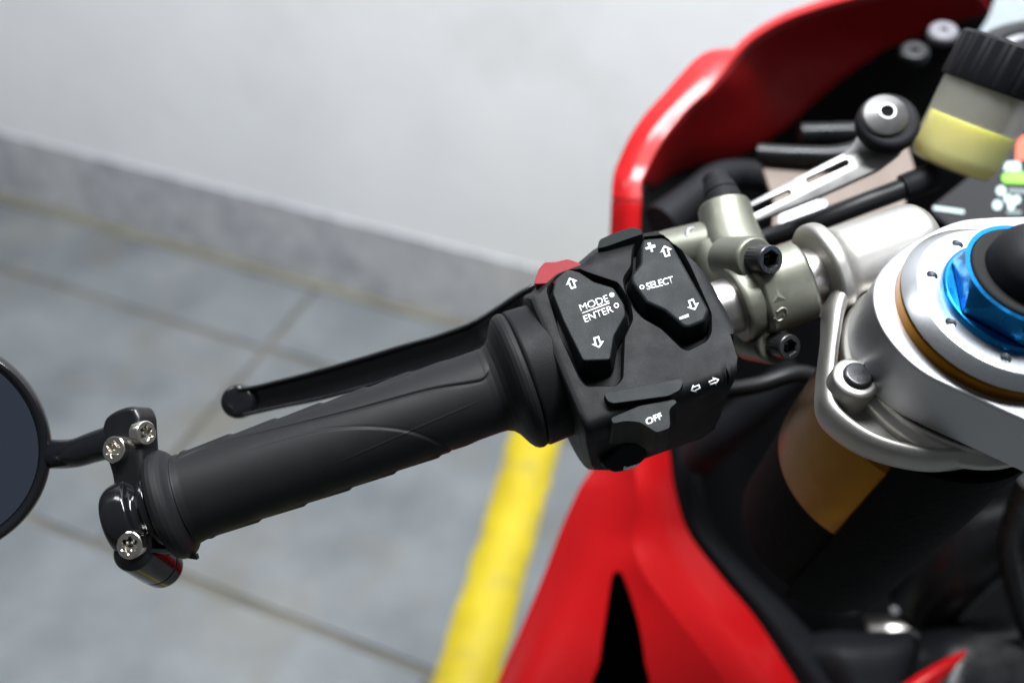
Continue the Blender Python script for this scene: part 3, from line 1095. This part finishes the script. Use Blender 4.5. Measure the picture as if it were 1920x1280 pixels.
prof = [(.0370, .0205), (.0372, .0218), (.0380, .0222), (.0560, .0219), (.0572, .0208), (.0576, .0180), (.0576, 0)]
V, Fc = lathe_vf(rb, rax, prof[:-1], 144)
x_, y_, z_ = frame(rax, Vector((1, 0, 0)))
for i in range(len(prof) - 1):
    for k in range(144):
        if 1 <= i <= 4 and (k // 3) % 3 == 0:
            v = V[i * 144 + k]
            ax_ = rb + rax * (v - rb).dot(rax)
            V[i * 144 + k] = ax_ + (v - ax_) * .982
mk('reservoir_cap', V, Fc, M['darkmatt'], resv, ang=40, label='black ribbed reservoir cap')
pv = P(1662, 213, .437)
pn = Vector((-.06, .30, .95)).normalized()
lathe('rubber_mount', pv + Vector((.0022, -.0014, 0)) - pn * .012, pn, rprof([(0, .0115), (.003, .0138), (.0085, .0138), (.0100, .0120), (.0100, 0)], .0015), M['darkmatt'], resv, seg=48)
lathe('mount_bolt', pv - pn * .003, pn, rprof([(0, .0102), (.0014, .0102), (.0024, .0096), (.0052, .0036), (.0050, .0026), (.0010, .0022), (.0010, 0)], .0004), M['plate'], resv, seg=56, label='silver round mount bolt with centre hole')
lathe('bolt_hole', pv - pn * .0018, pn, [(0, .00235), (.0030, .0023), (.0030, 0)], M['void'], resv, seg=28)
bp0, bn_ = P(1550, 330, .446), Vector((-.12, .42, .90)).normalized()


def on_br(x, y):
    return on_plane(x, y, bp0, bn_)


brk = prism('reservoir_bracket', [on_br(*q) for q in fillet(ccw([(1396, 384), (1490, 334), (1588, 284), (1604, 262), (1618, 232), (1650, 205), (1690, 225), (1702, 262), (1690, 286), (1650, 316), (1540, 366), (1415, 416)]), 10, 4)], bn_, .0028, M['plate'], bike, bevel=.0005, seg=2,
            label='slotted silver reservoir bracket')
sl = []
for a, b, w0 in (((1408, 395), (1478, 362), 7.5), ((1516, 338), (1586, 305), 7.0)):
    d = np.array(b, float) - np.array(a, float)
    d /= np.linalg.norm(d)
    nrm = np.array((-d[1], d[0]))
    q = []
    for k in range(9):
        t = math.pi * k / 8 - math.pi / 2
        q.append(tuple(np.array(b) + (d * math.cos(t) + nrm * math.sin(t)) * w0))
    for k in range(9):
        t = math.pi * k / 8 + math.pi / 2
        q.append(tuple(np.array(a) + (d * math.cos(t) + nrm * math.sin(t)) * w0))
    pp = [on_br(*z) + bn_ * .004 for z in ccw(q)]
    sl.append(prism('cutter', pp, bn_, .012, M['tube'], None, bevel=0))
apply_mods(brk)
cut(brk, sl)
hose = sweep('reservoir_hose', [P(1425, 452, .462), P(1460, 440, .460), P(1540, 412, .456), P(1640, 374, .453), P(1735, 338, .452)], [.0046, .0047, .0048, .0048, .0048], M['hose'], bike, seg=24, label='black rubber reservoir hose')
sweep('hose_sleeve', [P(1693, 353, .4525), P(1720, 343, .452), P(1750, 331, .452)], [.0062, .0064, .0064], M['darkmatt'], hose, seg=28)

# ---- bodywork
FM = M['red']


def strip(name, rows, m, nu=10, nv=10, solid=.0035, **k):
    return patch(name, rows, m, bike, nu, nv, solid, **k)


cowl_lo = strip('front_fairing', [[(1140, 520, .585), (1166, 520, .573), (1198, 522, .570)], [(1143, 450, .582), (1170, 450, .570), (1199, 450, .567)], [(1145, 400, .580), (1172, 400, .569), (1200, 400, .566)], [(1146, 376, .580), (1174, 377, .569), (1202, 378, .566)]], FM,
                label='glossy red front fairing edge')
fp = [((1146, 373), (1203, 375)), ((1149, 337), (1203, 340)), ((1156, 310), (1216, 312)), ((1182, 254), (1240, 268)), ((1212, 211), (1264, 235)), ((1245, 175), (1292, 202)), ((1278, 138), (1324, 173)), ((1303, 112), (1348, 147)), ((1332, 95), (1366, 122)), ((1372, 90), (1380, 102))]
strip('fairing_panel', [[(a[0], a[1], .578 + .003 * i), ((a[0] + b[0]) / 2, (a[1] + b[1]) / 2, .5705 + .003 * i), (b[0], b[1], .569 + .003 * i)] for i, (a, b) in enumerate(fp)], FM)
strip('fairing_rim', [[(1312, 180, .588), (1322, 176, .586), (1330, 180, .590)], [(1344, 140, .594), (1354, 140, .592), (1362, 144, .596)], [(1376, 91, .602), (1386, 96, .600), (1392, 102, .604)], [(1412, 58, .607), (1421, 65, .604), (1427, 72, .608)], [(1462, 29, .612), (1469, 38, .609), (1474, 46, .613)],
                      [(1516, 8, .617), (1522, 18, .614), (1526, 27, .618)], [(1590, -14, .622), (1595, -3, .619), (1598, 6, .623)], [(1700, -40, .63), (1704, -28, .627), (1706, -18, .631)], [(1820, -60, .64), (1824, -48, .637), (1826, -40, .641)]], FM)
strip('inner_fairing', [[(1202, 345, .575), (1238, 272, .582), (1292, 206, .590), (1352, 146, .598), (1386, 100, .606), (1424, 70, .610), (1472, 44, .615), (1526, 24, .620), (1640, -4, .628), (1822, -46, .642)],
                        [(1222, 350, .62), (1262, 300, .63), (1330, 255, .65), (1405, 190, .66), (1450, 145, .668), (1500, 105, .675), (1550, 78, .68), (1600, 58, .685), (1705, 26, .69), (1840, -6, .70)],
                        [(1240, 356, .68), (1290, 318, .69), (1390, 292, .71), (1475, 240, .72), (1530, 190, .73), (1585, 145, .735), (1630, 115, .74), (1670, 92, .745), (1745, 60, .75), (1860, 22, .755)]], FM, nu=8, nv=8)
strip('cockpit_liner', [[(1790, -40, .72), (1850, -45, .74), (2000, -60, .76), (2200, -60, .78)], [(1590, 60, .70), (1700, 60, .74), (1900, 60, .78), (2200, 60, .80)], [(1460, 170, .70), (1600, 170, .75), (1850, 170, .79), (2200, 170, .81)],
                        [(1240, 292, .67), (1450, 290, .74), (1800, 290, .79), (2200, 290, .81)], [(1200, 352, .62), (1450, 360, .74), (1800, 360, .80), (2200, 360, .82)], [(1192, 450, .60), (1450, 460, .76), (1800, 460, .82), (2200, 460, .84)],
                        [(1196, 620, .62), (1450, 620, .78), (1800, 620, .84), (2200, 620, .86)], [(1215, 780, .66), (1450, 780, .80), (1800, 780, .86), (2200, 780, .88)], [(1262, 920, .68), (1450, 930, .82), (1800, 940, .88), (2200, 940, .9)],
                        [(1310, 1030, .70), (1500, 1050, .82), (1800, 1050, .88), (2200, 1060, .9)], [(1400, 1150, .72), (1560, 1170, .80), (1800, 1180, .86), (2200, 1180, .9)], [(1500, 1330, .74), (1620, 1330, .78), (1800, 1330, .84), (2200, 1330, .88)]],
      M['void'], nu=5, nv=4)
side = strip('side_fairing', [[(1140, 760, .66), (1165, 765, .645), (1195, 770, .628), (1222, 772, .630), (1248, 775, .636)], [(1118, 860, .66), (1150, 862, .642), (1188, 862, .622), (1220, 860, .625), (1256, 856, .632)],
                              [(1086, 915, .66), (1132, 922, .638), (1194, 925, .616), (1228, 925, .621), (1267, 925, .632)], [(1052, 990, .662), (1108, 1000, .636), (1188, 1000, .616), (1240, 1000, .619), (1292, 1000, .634)],
                              [(1020, 1075, .662), (1085, 1085, .632), (1200, 1062, .611), (1275, 1074, .617), (1352, 1080, .636)], [(980, 1170, .660), (1055, 1180, .626), (1255, 1140, .609), (1335, 1152, .617), (1418, 1160, .638)],
                              [(935, 1272, .655), (1015, 1282, .618), (1330, 1235, .608), (1405, 1246, .618), (1480, 1256, .640)], [(900, 1350, .65), (985, 1360, .612), (1395, 1335, .606), (1465, 1343, .618), (1535, 1350, .642)]], FM, nu=10, nv=9, split=2,
             label='glossy red side fairing with a vent slot')
hv = [(1161, 1106), (1170, 1099), (1180, 1106), (1196, 1146), (1211, 1195), (1221, 1240), (1228, 1290), (1232, 1350), (1120, 1350), (1132, 1290), (1141, 1225), (1150, 1165), (1156, 1125)]
hn = Vector((-.05, .1, 1)).normalized()
hvp = [on_plane(x, y, P(1165, 1180, .55), hn) for x, y in ccw([tuple(q[:2]) for q in cat([(a, b, 0) for a, b in hv], 4, closed=True)])]
ctr = prism('cutter', hvp, hn, .16, FM, None, bevel=0)
apply_mods(side)
cut(side, [ctr])
# duct behind the slot
strip('vent_duct', [[(1140, 1086, .622), (1172, 1074, .622), (1204, 1086, .622)], [(1110, 1190, .650), (1172, 1180, .74), (1226, 1190, .650)], [(1085, 1280, .645), (1165, 1280, .76), (1245, 1280, .645)], [(1070, 1360, .64), (1160, 1360, .76), (1260, 1360, .64)]], M['void'], nu=8, nv=6)
strip('fairing_trim', [[(1240, 760, .640), (1268, 762, .636), (1300, 765, .650)], [(1255, 850, .640), (1280, 852, .634), (1305, 856, .650)], [(1266, 925, .640), (1291, 925, .634), (1320, 928, .652)], [(1291, 1000, .641), (1316, 1000, .636), (1345, 998, .654)], [(1350, 1080, .643), (1376, 1075, .638), (1408, 1070, .658)],
                       [(1416, 1160, .645), (1450, 1156, .640), (1490, 1152, .662)], [(1478, 1256, .647), (1525, 1254, .640), (1580, 1250, .665)], [(1533, 1350, .648), (1600, 1350, .64), (1680, 1350, .668)]], M['darkmatt'], nu=8, nv=8, label='matt black fairing edge trim')
strip('knee_panel', [[(1485, 1196, .672), (1560, 1181, .668), (1640, 1184, .668), (1702, 1180, .672), (1712, 1190, .676)], [(1505, 1225, .652), (1570, 1215, .640), (1640, 1215, .640), (1696, 1212, .644), (1714, 1216, .652)], [(1560, 1300, .645), (1600, 1290, .632), (1640, 1290, .632), (1680, 1290, .636), (1694, 1292, .644)],
                     [(1600, 1370, .64), (1620, 1370, .628), (1640, 1370, .628), (1670, 1370, .63), (1680, 1370, .638)]], M['darkmatt'], label='matt black frame cover panel')
strip('tank_panel', [[(1716, 1180, .676), (1780, 1164, .668), (1860, 1158, .668), (2000, 1150, .67), (2150, 1150, .68)], [(1722, 1215, .654), (1790, 1200, .645), (1860, 1196, .645), (2000, 1190, .65), (2150, 1190, .66)], [(1702, 1290, .648), (1770, 1280, .63), (1850, 1280, .63), (2000, 1280, .635), (2150, 1280, .645)],
                     [(1690, 1370, .64), (1770, 1370, .62), (1850, 1370, .62), (2000, 1370, .625), (2150, 1370, .63)]], M['satin'])
strip('red_stripe', [[(1672, 1296, .618), (1700, 1300, .614), (1735, 1304, .618)], [(1722, 1262, .622), (1745, 1266, .618), (1772, 1268, .622)], [(1772, 1234, .628), (1786, 1238, .624), (1800, 1240, .628)], [(1806, 1218, .636), (1810, 1220, .634), (1814, 1221, .636)]], FM, solid=.002)
strip('frame_spar', [[(1618, 1152, .70), (1665, 1150, .69), (1715, 1140, .69), (1760, 1112, .70)], [(1622, 1166, .69), (1668, 1168, .68), (1722, 1165, .68), (1752, 1142, .69)], [(1626, 1182, .685), (1672, 1186, .676), (1722, 1188, .676), (1742, 1176, .686)]], M['tube'], nu=6, nv=4, label='bare silver edge of the frame')
sweep('wiring_loom', [P(1310, 860, .62), P(1350, 820, .60), P(1400, 780, .585), P(1440, 740, .575), P(1500, 690, .57)], [.012, .012, .012, .011, .010], M['darkmatt'], bike, seg=20)
sweep('brake_line', [P(1345, 735, .46), P(1420, 722, .465), P(1500, 700, .47), P(1560, 720, .49)], [.004] * 4, M['hose'], bike, seg=16)
sweep('frame_tube', [P(1560, 1110, .75), P(1640, 980, .72), P(1700, 880, .70), P(1800, 840, .70)], [.022, .024, .022, .02], M['satin'], bike, seg=24)
sweep('steering_damper', [P(1730, 1120, .69), P(1790, 1050, .66), P(1850, 1000, .64), P(1960, 960, .62)], [.026, .028, .027, .025], M['satin'], bike, seg=24)
sweep('throttle_cable', [P(1930, 1190, .64), P(1900, 1090, .62), P(1890, 1000, .60), P(1930, 900, .56)], [.006] * 4, M['satin'], bike, seg=14)
# bits behind the bracket
prism('subframe_plate', [on_plane(x, y, P(1560, 360, .545), Vector((-.1, .55, .83)).normalized()) for x, y in fillet(ccw([(1424, 300), (1520, 312), (1600, 300), (1700, 262), (1720, 330), (1690, 400), (1560, 470), (1440, 500), (1452, 380)]), 14, 4)], Vector((-.1, .55, .83)), .004, M['tan'], bike,
      bevel=.001, label='tan metal subframe plate')
prism('subframe_highlight', [on_plane(x, y, P(1500, 395, .535), Vector((-.1, .55, .83)).normalized()) for x, y in fillet(ccw([(1462, 392), (1482, 374), (1552, 376), (1548, 392), (1500, 420), (1460, 426)]), 8, 4)], Vector((-.1, .55, .83)), .004, M['clampm'], bike, bevel=.0008)  # highlight on the tan metal, put in as a lighter plate
sweep('cockpit_rod', [P(1420, 288, .56), P(1500, 292, .555), P(1580, 290, .55), P(1660, 262, .55)], [.0055] * 4, M['satin'], bike, seg=16)
sweep('cockpit_rod', [P(1500, 250, .60), P(1580, 248, .60), P(1660, 246, .60)], [.006] * 3, M['satin'], bike, seg=16)
sweep('wiring_loom', [P(1240, 420, .56), P(1300, 370, .57), P(1350, 335, .58), P(1420, 330, .59), P(1480, 350, .58)], [.012, .010, .010, .009, .008], M['darkmatt'], bike, seg=18)
for x, y, d in ((1766, 68, .62), (1712, 105, .62)):
    lathe('panel_clip', P(x, y, d), Vector((-.1, .5, .8)), rprof([(0, .009), (.004, .009), (.0055, .007), (.0055, .0025), (.003, .002), (.003, 0)], .0008), M['clip'] if y < 90 else M['satin'], bike, seg=28)

# ---- instrument panel and screen
dn = Vector((-.25, .62, .75)).normalized()
dp = P(1895, 330, .53)


def on_ds(x, y, l=0.0):
    return on_plane(x, y, dp + dn * l, dn)


dash = prism('instrument_panel', [on_ds(*q) for q in fillet(ccw([(1735, 392), (1850, 300), (1905, 190), (2080, 150), (2200, 300), (2150, 470), (1800, 440)]), 20, 5)], dn, .02, M['screen'], bike, bevel=.002, label='black instrument display with lit symbols')


def lampm(name, col, st):
    return mat(name, (.02, .02, .02), .4, emit=(col, st))


ML = dict(o=lampm('orange_symbol', (1, .10, .02), 1.6), g=lampm('green_symbol', (.30, 1, .02), 1.3), w=lampm('white_symbol_and_glint', (.72, .95, 1), 1.3), d=lampm('dim_symbol', (.4, .55, .6), .5))


def lit(px, key, name='indicator', rnd=4):
    return prism(name, [on_ds(x, y, .0006) for x, y in fillet(ccw(px), rnd, 4)], dn, .0004, ML[key], dash, bevel=0)


lit([(1906, 262), (1922, 252), (1945, 258), (1940, 300), (1904, 300)], 'o', 'warning_indicator', 6)
lit([(1884, 304), (1912, 302), (1915, 320), (1882, 319)], 'w')
lit([(1878, 326), (1900, 321), (1960, 326), (1958, 345), (1880, 342)], 'g', 'gear_indicator', 8)


def disc(cx, cy, r):
    return [(cx + r * math.cos(2 * math.pi * k / 14), cy + r * math.sin(2 * math.pi * k / 14)) for k in range(14)]


lit(disc(1877, 357, 9), 'w', rnd=.1)
lit(disc(1870, 384, 9), 'w', rnd=.1)
for cx, cy, r in ((1890, 372, 8), (1906, 374, 8), (1896, 386, 7)):
    lit(disc(cx, cy, r), 'w', rnd=.1)
lit([(1890, 352), (1925, 354), (1925, 364), (1890, 361)], 'd')
lit([(1888, 394), (1915, 394), (1915, 402), (1886, 401)], 'd')
lit([(1750, 386), (1808, 394), (1808, 400), (1750, 392)], 'w', 'edge_glint', 2)  # lamp reflection on the panel edge, put in as a glowing strip
sweep('dash_frame', [P(1815, 130, .56), P(1850, 95, .565), P(1900, 72, .57), P(1990, 60, .58)], [.008, .009, .009, .009], M['satin'], bike, seg=16)
sweep('dash_frame', [P(1842, 118, .55), P(1880, 92, .555), P(1915, 76, .56), P(1990, 76, .57)], [.0035] * 4, M['clampm'], bike, seg=14)
strip('windscreen', [[(1795, 118, .655), (1850, 38, .67), (1868, -6, .68), (1900, -60, .69)], [(1830, 96, .655), (1885, 40, .67), (1920, -6, .68), (1980, -60, .69)], [(1870, 68, .655), (1930, 42, .67), (2000, -6, .68), (2080, -60, .69)]], M['glass'], nu=6, nv=6, solid=.002, label='grey windscreen')
lathe('shaded_fork_leg', fk(.180), n_f, rprof([(0, .030), (.002, .0390), (.0630, .0400)], .001), M['void'], bike, seg=64)  # fork tube carried on in black, its shade put into the colour
for x, y, d, r0 in ((1627, 912, .60, .0035), (1676, 1146, .66, .004)):
    lathe('cover_screw', P(x, y, d), Vector((-.1, .4, .9)), rprof([(0, r0), (.002, r0), (.003, r0 * .7), (.003, 0)], .0004), M['blackbolt'], bike, seg=20)
# added black shell round the rear of the fork, stands in for shade there
lathe('fork_shade_shell', fk(.180), n_f, [(0, .0405), (0, .0428), (.125, .0428), (.128, .0424), (.128, .0405)], M['void'], bike, seg=48, hint=Vector((1, 0, 0)), a0=236, a1=410, ang=40, label='added black shell standing in for shade on the fork')
